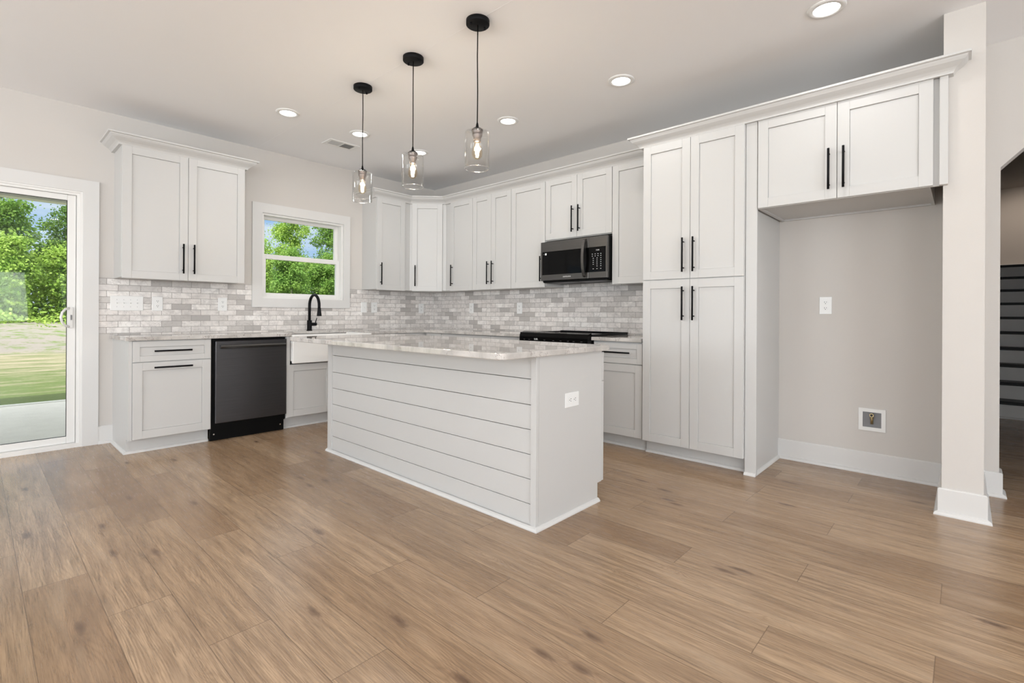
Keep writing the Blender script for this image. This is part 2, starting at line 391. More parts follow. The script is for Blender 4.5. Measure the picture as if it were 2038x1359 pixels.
def dup(root, loc, rz=None, label=None, group=None, scale=None):
    r = root.copy(); COL.objects.link(r); r.location = loc
    if rz is not None: r.rotation_euler = (0, 0, rz)
    if scale: r.scale = scale
    if label: r['label'] = label
    if group: r['group'] = group
    def rec(a, b_):
        for ch in list(a.children):
            c = ch.copy(); COL.objects.link(c); c.parent = b_; rec(ch, c)
    rec(root, r)
    return r
RW = -pi / 2          # local front (-Y) turned to face the room from the range wall

# ------------------------------------------------------------------ room shell
FL = MB().box(-8.5, 9.0, -10.5, 0.14, -.12, 0).build('floor', M_FLOOR); struct(FL, 'light oak plank floor')
CE = MB().box(-8.6, 0.12, -10.6, .14, ZC, ZC + .12).build('ceiling', M_CEIL); struct(CE, 'white flat ceiling')
TH = .15
# wall with the window and the sliding door (y = 0 inside face)
DX0, DX1, DZ1 = -5.45, -3.583, 2.055
WX0, WX1, WZ0, WZ1 = -2.206, -1.315, 1.232, 2.104
w = MB()
w.box(-8.6, DX0, 0, TH, 0, ZC); w.box(DX0, DX1, 0, TH, DZ1, ZC); w.box(DX1, WX0, 0, TH, 0, ZC)
w.box(WX0, WX1, 0, TH, 0, WZ0); w.box(WX0, WX1, 0, TH, WZ1, ZC); w.box(WX1, .12, 0, TH, 0, ZC)
struct(w.build('wall_back', M_WALL), 'greige wall with the window and sliding door')
# range wall (x = 0 inside face) running on past the short wing wall to a clipped opening
OY0, OY1, OZ = -5.412, -6.45, 2.35
w = MB(); w.box(0, .12, 0, OY0, 0, ZC)
w.prism([(OY0, 1.985), (OY0 - .365, OZ), (OY1 + .365, OZ), (OY1, 1.985), (OY1, ZC), (OY0, ZC)], 0, .12, 'x')
w.box(0, .12, OY1, -10.6, 0, ZC)
struct(w.build('wall_right', M_WALL), 'greige range wall with clipped corner opening')
w = MB().box(-.588, 0, -5.165, -5.333, 0, ZC); struct(w.build('wall_wing', M_WALL), 'short wing wall closing the refrigerator alcove')
# unseen living room walls, with openings added for the fill lamps
w = MB(); xs = [-8.5, -7.5, -5.7, -5.1, -3.3, -2.8, -1.0, 0]
for a, b_, hole in [(-8.6, -7.5, 0), (-7.5, -5.7, 1), (-5.7, -5.1, 0), (-5.1, -3.3, 1), (-3.3, -2.8, 0), (-2.8, -1.0, 1), (-1.0, .12, 0)]:
    if hole: w.box(a, b_, -10.6, -10.5, 0, .55); w.box(a, b_, -10.6, -10.5, 2.35, ZC)
    else: w.box(a, b_, -10.6, -10.5, 0, ZC)
struct(w.build('wall_rear', M_WALL))
w = MB()
for a, b_, hole in [(-10.6, -8.8, 0), (-8.8, -7.0, 1), (-7.0, -5.6, 0), (-5.6, -3.8, 1), (-3.8, -2.9, 0), (-2.9, -1.1, 1), (-1.1, .14, 0)]:
    if hole: w.box(-8.6, -8.5, a, b_, 0, .55); w.box(-8.6, -8.5, a, b_, 2.35, ZC)
    else: w.box(-8.6, -8.5, a, b_, 0, ZC)
struct(w.build('wall_left', M_WALL))
# stair hall behind the opening
struct(MB().box(7.0, 7.1, -8.5, -4.3, 0, 3.14).build('wall_hall', M_WALL), 'hall wall above the staircase')
struct(MB().box(.12, 7.1, -4.3, -4.2, 0, 3.14).build('wall_hall', M_WALL)); struct(MB().box(.12, 7.1, -8.6, -8.5, 0, 3.14).build('wall_hall', M_WALL))
lamp('hall_wall_washer', 'SPOT', (5.6, -6.0, 3.08), 40, (1, .84, .70), (0, -.95, 0), spot_size=1.5, spot_blend=.8, shadow_soft_size=.06)
HC = MB().box(0, 7.1, -8.6, -4.2, 3.14, 3.24).box(.0, .12, -8.6, -4.2, ZC, 3.14).build('ceiling_hall', M_WALL); struct(HC)

# baseboards (profile with shoe moulding)
BB = [(0, 0), (.033, 0), (.033, .006), (.028, .016), (.018, .021), (.0155, .022), (.0155, .140), (.010, .146), (0, .146)]
def baseboard(name, path, label=None):
    return struct(MB().sweep(path, BB).build(name, M_TRIM), label)
baseboard('baseboard_back', [(-3.482, 0), (-3.384, 0)])
baseboard('baseboard_alcove', [(0, -4.205), (0, -5.165), (-.588, -5.165), (-.588, -5.333), (0, -5.333), (0, OY0), (.12, OY0)], 'white baseboard round the alcove and wing wall')
baseboard('baseboard_right', [(.12, OY1), (0, OY1), (0, -10.5)])
baseboard('baseboard_hall', [(3.25, -4.3), (.12, -4.3)][::-1])
SHOE = [(0, 0), (.018, 0), (.018, .006), (.013, .014), (.005, .019), (0, .02)]

struct(MB().box(-2.2635, -2.2605, -10.4, 0, ZC - .0006, ZC).build('trim_1', M_CEIL), 'hairline joint in the ceiling along the pendant lights')
# staircase: white risers, black treads
st = thing('staircase', 'staircase with white risers and black treads seen through the far right opening', 'staircase', (3.27, -6.1, 0))
r_ = MB(); R0, RUN, RI = 3.27, .26, .181
prof = [(R0, 0)]
for k in range(10): prof += [(R0 + RUN * k, RI * (k + 1) - .03), (R0 + RUN * (k + 1), RI * (k + 1) - .03)]
prof += [(7.0, RI * 10 - .03), (7.0, 0)]
r_.prism(prof, -8.49, -4.31, 'y'); r_.build('risers', M_TRIM, st)
for k in range(10):
    x1 = R0 + RUN * (k + 1) if k < 9 else 7.0
    MB().box(R0 + RUN * k - .03, x1, -8.49, -4.31, RI * (k + 1) - .03, RI * (k + 1) + .002, .004).build('tread', M_TREAD, st)
MB().box(6.96, 7.0, -8.49, -4.31, 1.815, 1.93).build('skirt_board', M_TRIM, st)
MB().sweep([(3.27, -8.49), (3.27, -4.31)][::-1], SHOE).build('shoe_moulding', M_TRIM, st)

# ------------------------------------------------------------------ window
wn = sroot('window_1', (-1.77, 0, WZ0))
c = .094; m_ = MB()
m_.box(WX0 - c, WX1 + .078, -.019, 0, WZ1 - .002, WZ1 + c); m_.box(WX0 - c, WX1 + .078, -.019, 0, WZ0 - .089, WZ0 + .002)
m_.box(WX0 - c, WX0 + .002, -.0188, 0, WZ0, WZ1); m_.box(WX1 - .002, WX1 + .078, -.0188, 0, WZ0, WZ1)
m_.build('casing', M_TRIM, wn)
m_ = MB()   # vinyl frame lining the opening
m_.box(WX0, WX0 + .022, .001, .145, WZ0, WZ1); m_.box(WX1 - .022, WX1, .001, .145, WZ0, WZ1)
m_.box(WX0 + .022, WX1 - .022, .001, .145, WZ0, WZ0 + .02); m_.box(WX0 + .022, WX1 - .022, .001, .145, WZ1 - .022, WZ1)
m_.build('window_frame', M_VINYL, wn)
def sash(x0, x1, z0, z1, y0, y1, st_, top, bot, nm):
    m_ = MB(); m_.box(x0, x0 + st_, y0, y1, z0, z1, .002); m_.box(x1 - st_, x1, y0, y1, z0, z1, .002)
    m_.box(x0 + st_, x1 - st_, y0, y1, z1 - top, z1, .002); m_.box(x0 + st_, x1 - st_, y0, y1, z0, z0 + bot, .002)
    s_ = m_.build(nm, M_VINYL, wn)
    MB().box(x0 + st_ - .004, x1 - st_ + .004, (y0 + y1) / 2 - .003, (y0 + y1) / 2 + .003, z0 + bot - .004, z1 - top + .004).build('window_pane', M_PANE, s_)
    return s_
sash(WX0 + .022, WX1 - .022, 1.66, WZ1 - .022, .085, .120, .038, .03, .035, 'upper_sash')
sash(WX0 + .022, WX1 - .022, WZ0 + .02, 1.688, .045, .082, .038, .046, .040, 'lower_sash')

# ------------------------------------------------------------------ sliding door
dr = sroot('door_1', (-4.5, 0, 0))
m_ = MB(); m_.box(DX1 - .0, -3.482, -.019, 0, 0, 2.148); m_.box(DX0 - .1, DX0, -.019, 0, 0, 2.148); m_.box(DX0, DX1, -.0188, 0, 2.05, 2.148)
m_.build('casing', M_TRIM, dr)
m_ = MB(); m_.box(DX1 - .018, DX1, -.012, .14, 0, DZ1); m_.box(DX0, DX0 + .018, -.012, .14, 0, DZ1)
m_.box(DX0 + .018, DX1 - .018, -.012, .14, DZ1 - .018, DZ1); m_.box(DX0 + .018, DX1 - .018, -.01, .14, 0, .035)
m_.box(DX1 - .036, DX1 - .018, 0.0, .14, .035, DZ1 - .018); m_.box(DX0 + .018, DX1 - .036, 0.0, .14, DZ1 - .036, DZ1 - .018)
m_.build('door_frame', M_VINYL, dr)
def panel(x0, x1, y0, y1, nm):
    z0, z1 = .036, DZ1 - .037; s1 = .052; m_ = MB()
    m_.box(x0, x0 + s1, y0, y1, z0, z1, .003); m_.box(x1 - s1, x1, y0, y1, z0, z1, .003)
    m_.box(x0 + s1, x1 - s1, y0, y1, z1 - .045, z1, .003); m_.box(x0 + s1, x1 - s1, y0, y1, z0, z0 + .055, .003)
    p_ = m_.build(nm, M_VINYL, dr); ym = (y0 + y1) / 2
    m_ = MB(); a, b_, c_, d = x0 + s1, x1 - s1, z0 + .055, z1 - .045
    m_.box(a, a + .004, ym - .008, y0 + .003, c_, d); m_.box(b_ - .004, b_, ym - .008, y0 + .003, c_, d); m_.box(a, b_, ym - .008, y0 + .003, c_, c_ + .004); m_.box(a, b_, ym - .008, y0 + .003, d - .004, d)
    m_.build('glazing_seal', M_SEAL, p_)
    MB().box(a - .003, b_ + .003, ym - .004, ym + .004, c_ - .003, d + .003).build('window_pane', M_PANE, p_)
    return p_
pn = panel(-4.54, DX1 - .038, .02, .06, 'sliding_panel'); panel(DX0 + .02, -4.5, .075, .115, 'fixed_panel')
h = MB(); hx = -3.650
h.box(hx - .014, hx + .014, .008, .02, .955, 1.125, .004)
h.tube([(hx - .012, .012, .965), (hx - .035, -.006, .975), (hx - .055, -.024, 1.0), (hx - .064, -.032, 1.04), (hx - .055, -.024, 1.08), (hx - .035, -.006, 1.105), (hx - .012, .012, 1.115)], .009, 10)
h.build('door_handle', M_VINYL, pn)
MB().box(hx - .003, hx + .007, .004, .009, 1.02, 1.06).build('latch_lever', M_DARKIN, pn)

# ------------------------------------------------------------------ cabinet pieces
def door_mesh(x0, x1, z0, z1, yf, rail=.062, t=.02, inset=.009):
    """five piece shaker front; front face at yf (towards -y)"""
    m_ = MB(); b_ = .0012
    m_.box(x0, x0 + rail, yf, yf + t, z0, z1, b_); m_.box(x1 - rail, x1, yf, yf + t, z0, z1, b_)
    m_.box(x0 + rail, x1 - rail, yf, yf + t, z1 - rail, z1, b_); m_.box(x0 + rail, x1 - rail, yf, yf + t, z0, z0 + rail, b_)
    m_.box(x0 + rail - .002, x1 - rail + .002, yf + t - .004, yf + t - .001, z0 + rail - .002, z1 - rail + .002)
    g_ = .0013; m_.box(x0 + rail + g_, x1 - rail - g_, yf + inset, yf + t - .003, z0 + rail + g_, z1 - rail - g_)
    return m_
def pull(parent, x, z0, z1, yf, horiz=False):
    """black bar pull on two posts; vertical at x from z0 to z1, or horizontal at height x"""
    m_ = MB(); r = .0068; off = .032; e = .030
    if horiz:
        m_.tube([(z0, yf - off, x), (z1, yf - off, x)], r, 12)
        for q in (z0 + e, z1 - e): m_.tube([(q, yf, x), (q, yf - off, x)], .0048, 8)
    else:
        m_.tube([(x, yf - off, z0), (x, yf - off, z1)], r, 12)
        for q in (z0 + e, z1 - e): m_.tube([(x, yf, q), (x, yf - off, q)], .0048, 8)
    return m_.build('handle', M_BLACK, parent, local=True)
def cabinet(label, loc, rz, wdt, z0, z1, depth, fronts, toe=False, cat='cabinet', name='cabinet', group=None, kick_ends=(0, 0), zbase=None):
    """fronts: (kind, x0, x1, z0, z1, handle) ; handle: ('v', x, z0, z1) or ('h', z, x0, x1)"""
    t = thing(name, label, cat, loc, rz, group)
    m_ = MB()
    if toe:
        m_.box(0, wdt, -depth, 0, .11, z1); m_.box(0, wdt, -depth + .075, 0, 0, .11)
    else: m_.box(0, wdt, -depth, 0, z0, z1, .001)
    m_.build('cabinet_box', M_CAB, t, local=True)
    if toe:
        MB().sweep([(wdt, -depth + .075), (0, -depth + .075)][::-1], SHOE).build('shoe_moulding', M_TRIM, t, local=True)
    yf = -depth - .02
    for k, a, b_, c_, d, hd in fronts:
        rail = .062 if (d - c_) > .3 else .045
        fr = door_mesh(a, b_, c_, d, yf, rail).build(k, M_CAB, t, local=True)
        if hd:
            if hd[0] == 'v': pull(fr, hd[1], hd[2], hd[3], yf)
            else: pull(fr, hd[1], hd[2], hd[3], yf, True)
    return t

# --- wall cabinets
UB, UT, UD = 1.366, 2.43, .30
DB, DT = 1.358, 2.418
HZ = (1.416, 1.668)
CROWN = [(0, 0), (.0215, 0), (.024, .008), (.029, .016), (.040, .027), (.056, .037), (.070, .047), (.079, .058), (.083, .066), (.096, .069), (.098, .080), (0, .080)]
CROWN = [(d, z + .0) for d, z in CROWN]
a = cabinet('white double door wall cabinet hung left of the kitchen window, with its own crown', (-3.384, 0, 0), 0, .910, UB, UT, UD,
        [('door', .002, .4545, DB, DT, ('v', .4155, *HZ)), ('door', .4575, .908, DB, DT, ('v', .4955, *HZ))], name='wall_cabinet', group='wall cabinets')
MB().sweep([(0, 0), (0, -UD), (.910, -UD), (.910, 0)], [(d, z + 2.415) for d, z in CROWN]).build('crown_moulding', M_CAB, a, local=True)
cabinet('narrow single door white wall cabinet just right of the kitchen window', (-1.073, 0, 0), 0, .463, UB, UT, UD,
        [('door', .003, .383, DB, DT, ('v', .043, *HZ))], name='wall_cabinet', group='wall cabinets')
# diagonal corner cabinet
t = thing('wall_cabinet', 'diagonal corner white wall cabinet between the window wall and range wall', 'cabinet', (-.61, -UD, 0), -pi / 4, 'wall cabinets')
MB().prism([(-.61, 0), (-.61, -UD), (-UD, -.61), (0, -.61), (0, 0)], UB, UT).build('cabinet_box', M_CAB, t)
Ld = .31 * math.sqrt(2)
dd = door_mesh(.03, Ld - .045, DB, DT, -.02).build('door', M_CAB, t, local=True); pull(dd, .072, *HZ, -.02)
def up_r(label, y0, y1, fronts, z0=UB, zt=UT):
    return cabinet(label, (0, y0, 0), RW, y0 - y1, z0, zt, UD, fronts, name='wall_cabinet', group='wall cabinets')
def D(y0, a, b_, h, z0=DB, z1=DT, hz=HZ): return ('door', y0 - a, y0 - b_, z0, z1, ('v', y0 - h, *hz))
up_r('narrow single door white wall cabinet on the range wall, first after the diagonal corner', -.612, -1.098, [D(-.612, -.706, -1.096, -.756)])
up_r('two narrow doors white wall cabinet between single door ones, left of the microwave', -1.098, -1.697, [D(-1.098, -1.100, -1.396, -1.362), D(-1.098, -1.399, -1.695, -1.434)])
up_r('single door white wall cabinet directly left of the microwave', -1.697, -2.160, [D(-1.697, -1.700, -2.157, -2.118)])
up_r('short double door white wall cabinet above the microwave', -2.160, -2.925,
     [D(-2.160, -2.163, -2.541, -2.501, 1.822, DT, (1.870, 2.118)), D(-2.160, -2.544, -2.922, -2.576, 1.822, DT, (1.870, 2.118))], z0=1.815)
up_r('single door white wall cabinet between the microwave and tall pantry', -2.925, -3.388, [D(-2.925, -2.928, -3.386, -3.345)])
# crown running over the corner run
cm = MB().sweep([(-1.073, 0), (-1.073, -UD), (-.61, -UD), (-UD, -.61), (-UD, -3.39)], [(d, z + 2.411) for d, z in CROWN])
tag(cm.build('crown_moulding', M_CAB, origin=(-.3, -.6, 2.41)), 'white crown moulding folding round the corner above the microwave run of wall cabinets', 'moulding', 'crown mouldings')

# --- pantry, refrigerator panel and the cabinet over the refrigerator
PD = .625; PY0, PY1 = -3.390, -4.149
pw = PY0 - PY1
t = cabinet('tall white four door pantry cabinet beside the refrigerator alcove', (0, PY0, 0), RW, pw, .11, 2.41, PD,
    [('door', .010, .382, 1.354, 2.386, ('v', .337, 1.401, 1.652)), ('door', .385, .757, 1.354, 2.386, ('v', .415, 1.401, 1.652)),
     ('door', .010, .382, .108, 1.347, ('v', .337, 1.047, 1.294)), ('door', .385, .757, .108, 1.347, ('v', .415, 1.047, 1.294))], toe=True, name='pantry_cabinet', cat='cabinet')
fp = thing('refrigerator_surround', 'tall white end panel between the pantry and the refrigerator alcove', 'panel', (-.3, -4.18, 0))
MB().box(-.600, 0, -4.151, -4.205, 0, 2.41).build('side_panel', M_CAB, fp)
MB().box(-.622, -.600, -4.151, -4.224, 0, 2.41, .002).build('front_stile', M_CAB, fp)
MB().sweep([(-.622, -4.15), (-.622, -4.224)], SHOE).sweep([(-.6, -4.205), (0, -4.205)], SHOE).build('shoe_moulding', M_TRIM, fp)
FY0, FY1 = -4.2235, -5.112
t = thing('refrigerator_cabinet', 'deep double door white cabinet above the empty refrigerator alcove', 'cabinet', (0, FY0, 0), RW)
fwid = FY0 - FY1
m_ = MB(); m_.box(0, .018, -.61, 0, 1.80, 2.41); m_.box(fwid - .018, fwid, -.61, 0, 1.80, 2.41); m_.box(.018, fwid - .018, -.61, 0, 1.812, 2.41); m_.box(.018, fwid - .018, -.02, 0, 1.80, 1.812); m_.box(.018, fwid - .018, -.61, -.59, 1.80, 1.812)
m_.build('cabinet_box', M_CAB, t, local=True)
for xa, xb, hx_ in ((.006, .453, .4145), (.456, .901, .491)):
    d_ = door_mesh(xa, xb, 1.802, 2.386, -.63).build('door', M_CAB, t, local=True); pull(d_, hx_, 1.857, 2.106, -.63)
MB().box(-.588, -.605, -5.1125, -5.150, 1.80, 2.41).box(-.588, -.628, -5.150, -5.186, 1.80, 2.41, .002).build('filler_strip', M_CAB, t)
cm = MB().sweep([(-.0, PY0), (-PD, PY0), (-PD, -5.186), (-.588, -5.186)], [(d * .95, z + 2.386) for d, z in CROWN])
tag(cm.build('crown_moulding', M_CAB, origin=(-.6, -4.2, 2.386)), 'long white crown moulding over the pantry and refrigerator cabinet', 'moulding', 'crown mouldings')

# --- base cabinets
BD = .605; CT = .867      # cabinet top / underside of stone
bc = cabinet('white base cabinet with drawer and pull-out left of the black dishwasher', (-3.384, 0, 0), 0, .552, .11, CT, BD,
    [('drawer', .020, .545, .704, .862, ('h', .785, .151, .403)), ('door', .020, .545, .116, .698, ('h', .658, .151, .407))], toe=True, name='base_cabinet', group='base cabinets')
MB().prism([(0, 0), (-.5325, 0), (-.5325, .109), (-.617, .109), (-.617, CT), (0, CT)], -3.388, -3.366, 'x').build('end_panel', M_CAB, bc)
MB().sweep([(-3.388, 0), (-3.388, -BD + .07), (-2.84, -BD + .07)], SHOE).build('end_shoe_moulding', M_TRIM, bc)
# sink base
sb = thing('sink_base_cabinet', 'white base cabinet under the farmhouse sink right of the dishwasher', 'cabinet', (-1.76, 0, 0), 0, 'base cabinets')
m_ = MB(); m_.box(-2.216, -2.184, -BD - .018, 0, .11, CT); m_.box(-1.336, -1.304, -BD - .018, 0, .11, CT); m_.box(-2.216, -1.304, -BD, 0, .11, .600); m_.box(-2.216, -1.304, -BD + .075, 0, 0, .11)
m_.box(-2.184, -1.336, -.03, 0, .6, CT)
m_.build('cabinet_box', M_CAB, sb)
for xa, xb, hx_ in ((-2.212, -1.762, -1.80), (-1.758, -1.308, -1.72)):
    d_ = door_mesh(xa, xb, .116, .603, -BD - .02).build('door', M_CAB, sb); 
MB().sweep([(-2.216, -BD + .075), (-1.304, -BD + .075)], SHOE).build('shoe_moulding', M_TRIM, sb)
# corner base, drawer bases to the range
t = thing('corner_base_cabinet', 'white corner base cabinet right of the sink, behind the island', 'cabinet', (-.6, -.3, 0), 0, 'base cabinets')
MB().prism([(-1.304, 0), (-1.304, -BD), (-BD, -BD), (-BD, -.92), (0, -.92), (0, 0)], .11, CT).prism([(-1.304, 0), (-1.304, -.53), (-.53, -.53), (-.53, -.92), (0, -.92), (0, 0)], 0, .11).build('cabinet_box', M_CAB, t)
door_mesh(-1.300, -.66, .116, .862, -BD - .02).build('door', M_CAB, t)
fm = MB().box(-BD - .02, -BD, -.66, -.918, .116, .862, .001); fm.build('door', M_CAB, t)
for lab, ya, yb in (('white three drawer base cabinet left of the range, nearer the corner', -.920, -1.701), ('narrow white base cabinet directly left of the range', -1.701, -2.160)):
    wd = ya - yb
    cabinet(lab, (0, ya, 0), RW, wd, .11, CT, BD, [('drawer', .003, wd - .003, .704, .858, ('h', .783, wd / 2 - .126, wd / 2 + .126)),
        ('drawer' if wd > .6 else 'door', .003, wd - .003, .116, .698, ('h', .64, wd / 2 - .126, wd / 2 + .126) if wd > .6 else ('v', .05, .40, .65))], toe=True, name='base_cabinet', group='base cabinets')
cabinet('white base cabinet with one drawer over a door between range and pantry', (0, -2.927, 0), RW, .462, .11, CT, BD,
    [('drawer', .012, .459, .690, .855, ('h', .779, .105, .362)), ('door', .012, .459, .108, .684, ('v', .052, .39, .64))], toe=True, name='base_cabinet', group='base cabinets')

# --- backsplash
def splash(name, parts, mat_, label):
    m_ = MB()
    for p_ in parts: m_.box(*p_)
    tag(m_.build(name, mat_), label, 'backsplash')
splash('tile_backsplash', [(-3.481, -2.301, -.008, 0, .908, 1.3665), (-2.301, -1.236, -.008, 0, .897, WZ0 - .09), (-3.408, -2.301, -.008, 0, .897, .908), (-1.236, -.008, -.008, 0, .897, 1.3665)], M_TILEX, 'marble subway tile backsplash on the window wall')
splash('tile_backsplash', [(-.008, 0, 0, -2.161, .897, 1.3665), (-.008, 0, -2.161, -2.924, .897, 1.80), (-.008, 0, -2.924, -3.389, .897, 1.3665)], M_TILEY, 'grey marble subway tile backsplash on the range wall')

# --- stone worktops
def stone(name, polys, z0, z1, label, origin, bev=.004):
    m_ = MB()
    for q in polys: m_.prism(q, z0, z1)
    ob = m_.build(name, M_STONE, origin=origin)
    bv = ob.modifiers.new('edge', 'BEVEL'); bv.width = bev; bv.segments = 4; bv.limit_method = 'ANGLE'
    tag(ob, label, 'countertop', 'stone countertops'); return ob
CZ = .897
OV = .65
m1 = [(-3.412, -.009), (-3.412, -OV), (-2.178, -OV), (-2.178, -.155), (-1.346, -.155), (-1.346, -OV), (-.655, -OV), (-.655, -2.158), (-.009, -2.158), (-.009, -.009)]
stone('countertop', [m1], CT + .001, CZ, 'L-shaped veined stone countertop along the window wall, cut round the sink', (-1.7, -.3, CT + .001))
stone('countertop', [[(-.009, -2.930), (-.655, -2.930), (-.655, -3.388), (-.009, -3.388)]], CT + .001, CZ, 'short stone countertop between the range and the pantry', (-.3, -3.15, CT + .001))

# --- sink and faucet
sk = thing('farmhouse_sink', 'white apron front farmhouse sink under the window', 'sink', (-1.762, -.4, .612))
m_ = MB(); x0, x1, y0, y1, z0, z1 = -2.176, -1.348, -.668, -.158, .614, .880
m_.box(x0, x1, y0, y0 + .03, z0, z1, .006); m_.box(x0, x1, y1 - .025, y1, z0 + .02, z1 - .015, .004); m_.box(x0, x0 + .025, y0 + .028, y1 - .02, z0 + .02, z1 - .001, .004); m_.box(x1 - .025, x1, y0 + .028, y1 - .02, z0 + .02, z1 - .001, .004)
m_.box(x0 + .02, x1 - .02, y0 + .02, y1 - .02, z0 + .02, z0 + .045)
m_.build('basin', M_CER, sk)
MB().lathe([(.0, .001), (.045, .001), (.045, .006), (.0, .006)], (-1.762, -.41, z0 + .044), 24).build('drain', M_CHROME, sk)
fx, fy = -1.750, -.095
fa = thing('faucet', 'matte black gooseneck pull-down faucet behind the farmhouse sink', 'faucet', (fx, fy, CZ))
MB().lathe([(0, 0), (.029, 0), (.029, .006), (.0245, .010), (.0245, .108), (.021, .112), (0, .112)], (fx, fy, CZ), 28).build('faucet_body', M_BLACK, fa)
pts = [(fx, fy, CZ + .10), (fx, fy, 1.16)]
for k in range(1, 15):
    a_ = pi * k / 15; pts.append((fx, fy - .108 + .108 * math.cos(a_), 1.165 + .112 * math.sin(a_)))
pts += [(fx, fy - .216, 1.16), (fx, fy - .216, 1.125)]
MB().tube(pts, .0145, 16).build('gooseneck', M_BLACK, fa)
MB().lathe([(0, 0), (.024, 0), (.024, .008), (.0165, .070), (.017, .085), (0, .085)], (fx, fy - .218, 1.055), 24).build('spray_head', M_BLACK, fa)
MB().tube([(fx + .02, fy, .967), (fx + .075, fy, .967)], .0175, 16).tube([(fx + .066, fy, .975), (fx + .070, fy, 1.0), (fx + .082, fy, 1.035)], [.006, .005, .004], 8).build('lever', M_BLACK, fa)

# --- dishwasher
dw = thing('dishwasher', 'black stainless dishwasher with bar handle between white base cabinets', 'dishwasher', (-2.52, -.3, 0))
MB().box(-2.829, -2.219, -.60, -.02, .10, .862).build('tub', M_BLACKP, dw)
d_ = MB().box(-2.808, -2.221, -.642, -.600, .155, .846, .004).build('door', M_BSTEEL, dw)
hm = MB(); 
hm.prism([(-.652, .780), (-.676, .786), (-.680, .800), (-.672, .812), (-.652, .814)], -2.780, -2.243, 'x')
for q in (-2.778, -2.265): hm.box(q, q + .02, -.655, -.640, .785, .810)
hm.build('handle', M_STEEL_H, d_)
tp = MB().box(-2.829, -2.219, -.575, -.555, 0.002, .15).build('toe_panel', M_BLACKP, dw)
for q in (-2.800, -2.250): MB().tube([(q, -.575, .055), (q, -.578, .055)], .006, 12).build('screw', M_CHROME, tp)

# --- microwave
mw = thing('microwave', 'over-the-range dark stainless microwave with curved handle', 'microwave', (0, -2.163, 1.395), RW)
Y0 = -.008
MB().box(.003, .757, -.360, Y0, .012, .400, .002).build('body', M_BLACKP, mw, local=True)
md = MB(); 
md.box(.0, .557, -.390, -.362, .300, .397, .002); md.box(.0, .557, -.390, -.362, .020, .076, .002); md.box(0, .018, -.390, -.362, .076, .300); 
d_ = md.build('door', M_MSTEEL, mw, local=True)
MB().box(.018, .557, -.386, -.362, .076, .300).build('door_window', M_BGLASS, d_, local=True)
hp = [(.522, -.392, .375), (.522, -.412, .360), (.522, -.428, .31), (.522, -.436, .235), (.522, -.436, .19), (.522, -.428, .11), (.522, -.412, .055), (.522, -.392, .040)]
hh = MB()
hh.prism([(-.388, .385), (-.412, .372), (-.428, .32), (-.437, .25), (-.439, .21), (-.437, .17), (-.428, .10), (-.412, .045), (-.388, .030), (-.388, .052), (-.405, .062), (-.416, .11), (-.424, .17), (-.426, .21), (-.424, .25), (-.416, .31), (-.405, .352), (-.388, .362)], .508, .536, 'x')
hb = hh.build('handle', M_MSTEEL, d_, local=True)
cp = MB().box(.560, .757, -.390, -.362, .300, .397, .002).box(.560, .757, -.390, -.362, .020, .076, .002).box(.742, .757, -.390, -.362, .076, .300).build('control_panel', M_MSTEEL, mw, local=True)
MB().box(.560, .742, -.387, -.362, .076, .300).build('touch_panel', M_BGLASS, cp, local=True)
km = MB(); 
rows = [(.238, (.60, .63, .66, .69)), (.220, (.60, .63, .66, .69)), (.200, (.61, .65, .69)), (.182, (.61, .65, .69)), (.164, (.61, .65, .69)), (.146, (.61, .65, .69)), (.128, (.65, .69)), (.104, (.61, .65, .69))]
for z_, xs_ in rows:
    for x_ in xs_: MB().box(x_ - .0045, x_ + .0045, -.3882, -.387, z_ - .0022, z_ + .0022).build('key', M_PRINT, cp, local=True)
def text(body, size, name, material, parent, place, font_x=1.0):
    cu = bpy.data.curves.new(name, 'FONT'); cu.body = body; cu.size = size; cu.align_x = 'CENTER'; cu.align_y = 'CENTER'; cu.extrude = .0004; cu.space_character = 1.08
    ob = bpy.data.objects.new(name, cu); COL.objects.link(ob)
    me = bpy.data.meshes.new_from_object(ob.evaluated_get(bpy.context.evaluated_depsgraph_get()))
    bpy.data.objects.remove(ob); me.transform(place); me.materials.clear(); me.materials.append(material); me.name = name
    o2 = bpy.data.objects.new(name, me); COL.objects.link(o2); o2.parent = parent
    return o2
def front_place(x, y, z, sx=1.0):     # lettering standing on a -Y facing front
    return Matrix.Translation((x, y, z)) @ Matrix.Rotation(pi / 2, 4, 'X') @ Matrix.Diagonal((sx, 1, 1, 1))
text('SAMSUNG', .0165, 'brand_lettering', M_PLASTIC, d_, front_place(.318, -.3905, .049, 1.15))
text('12:00', .016, 'clock_digits', M_PRINT, cp, front_place(.655, -.3875, .272))
sl = MB().box(.052, .070, -.3872, -.386, .268, .288); sl.build('sticker', M_PLASTIC, d_, local=True)
MB().box(.030, .046, -.3868, -.386, .2755, .2785).build('sticker_strip', M_DARKIN, d_, local=True)
vm = MB(); vm.box(.02, .74, -.372, -.04, 0, .013)
vm.build('underside_panel', M_BLACKP, mw, local=True)
for xa in (.09, .42):
    g_ = MB().box(xa, xa + .25, -.33, -.20, -.003, .001)
    g_.build('grease_filter', M_DARKIN, mw, local=True)

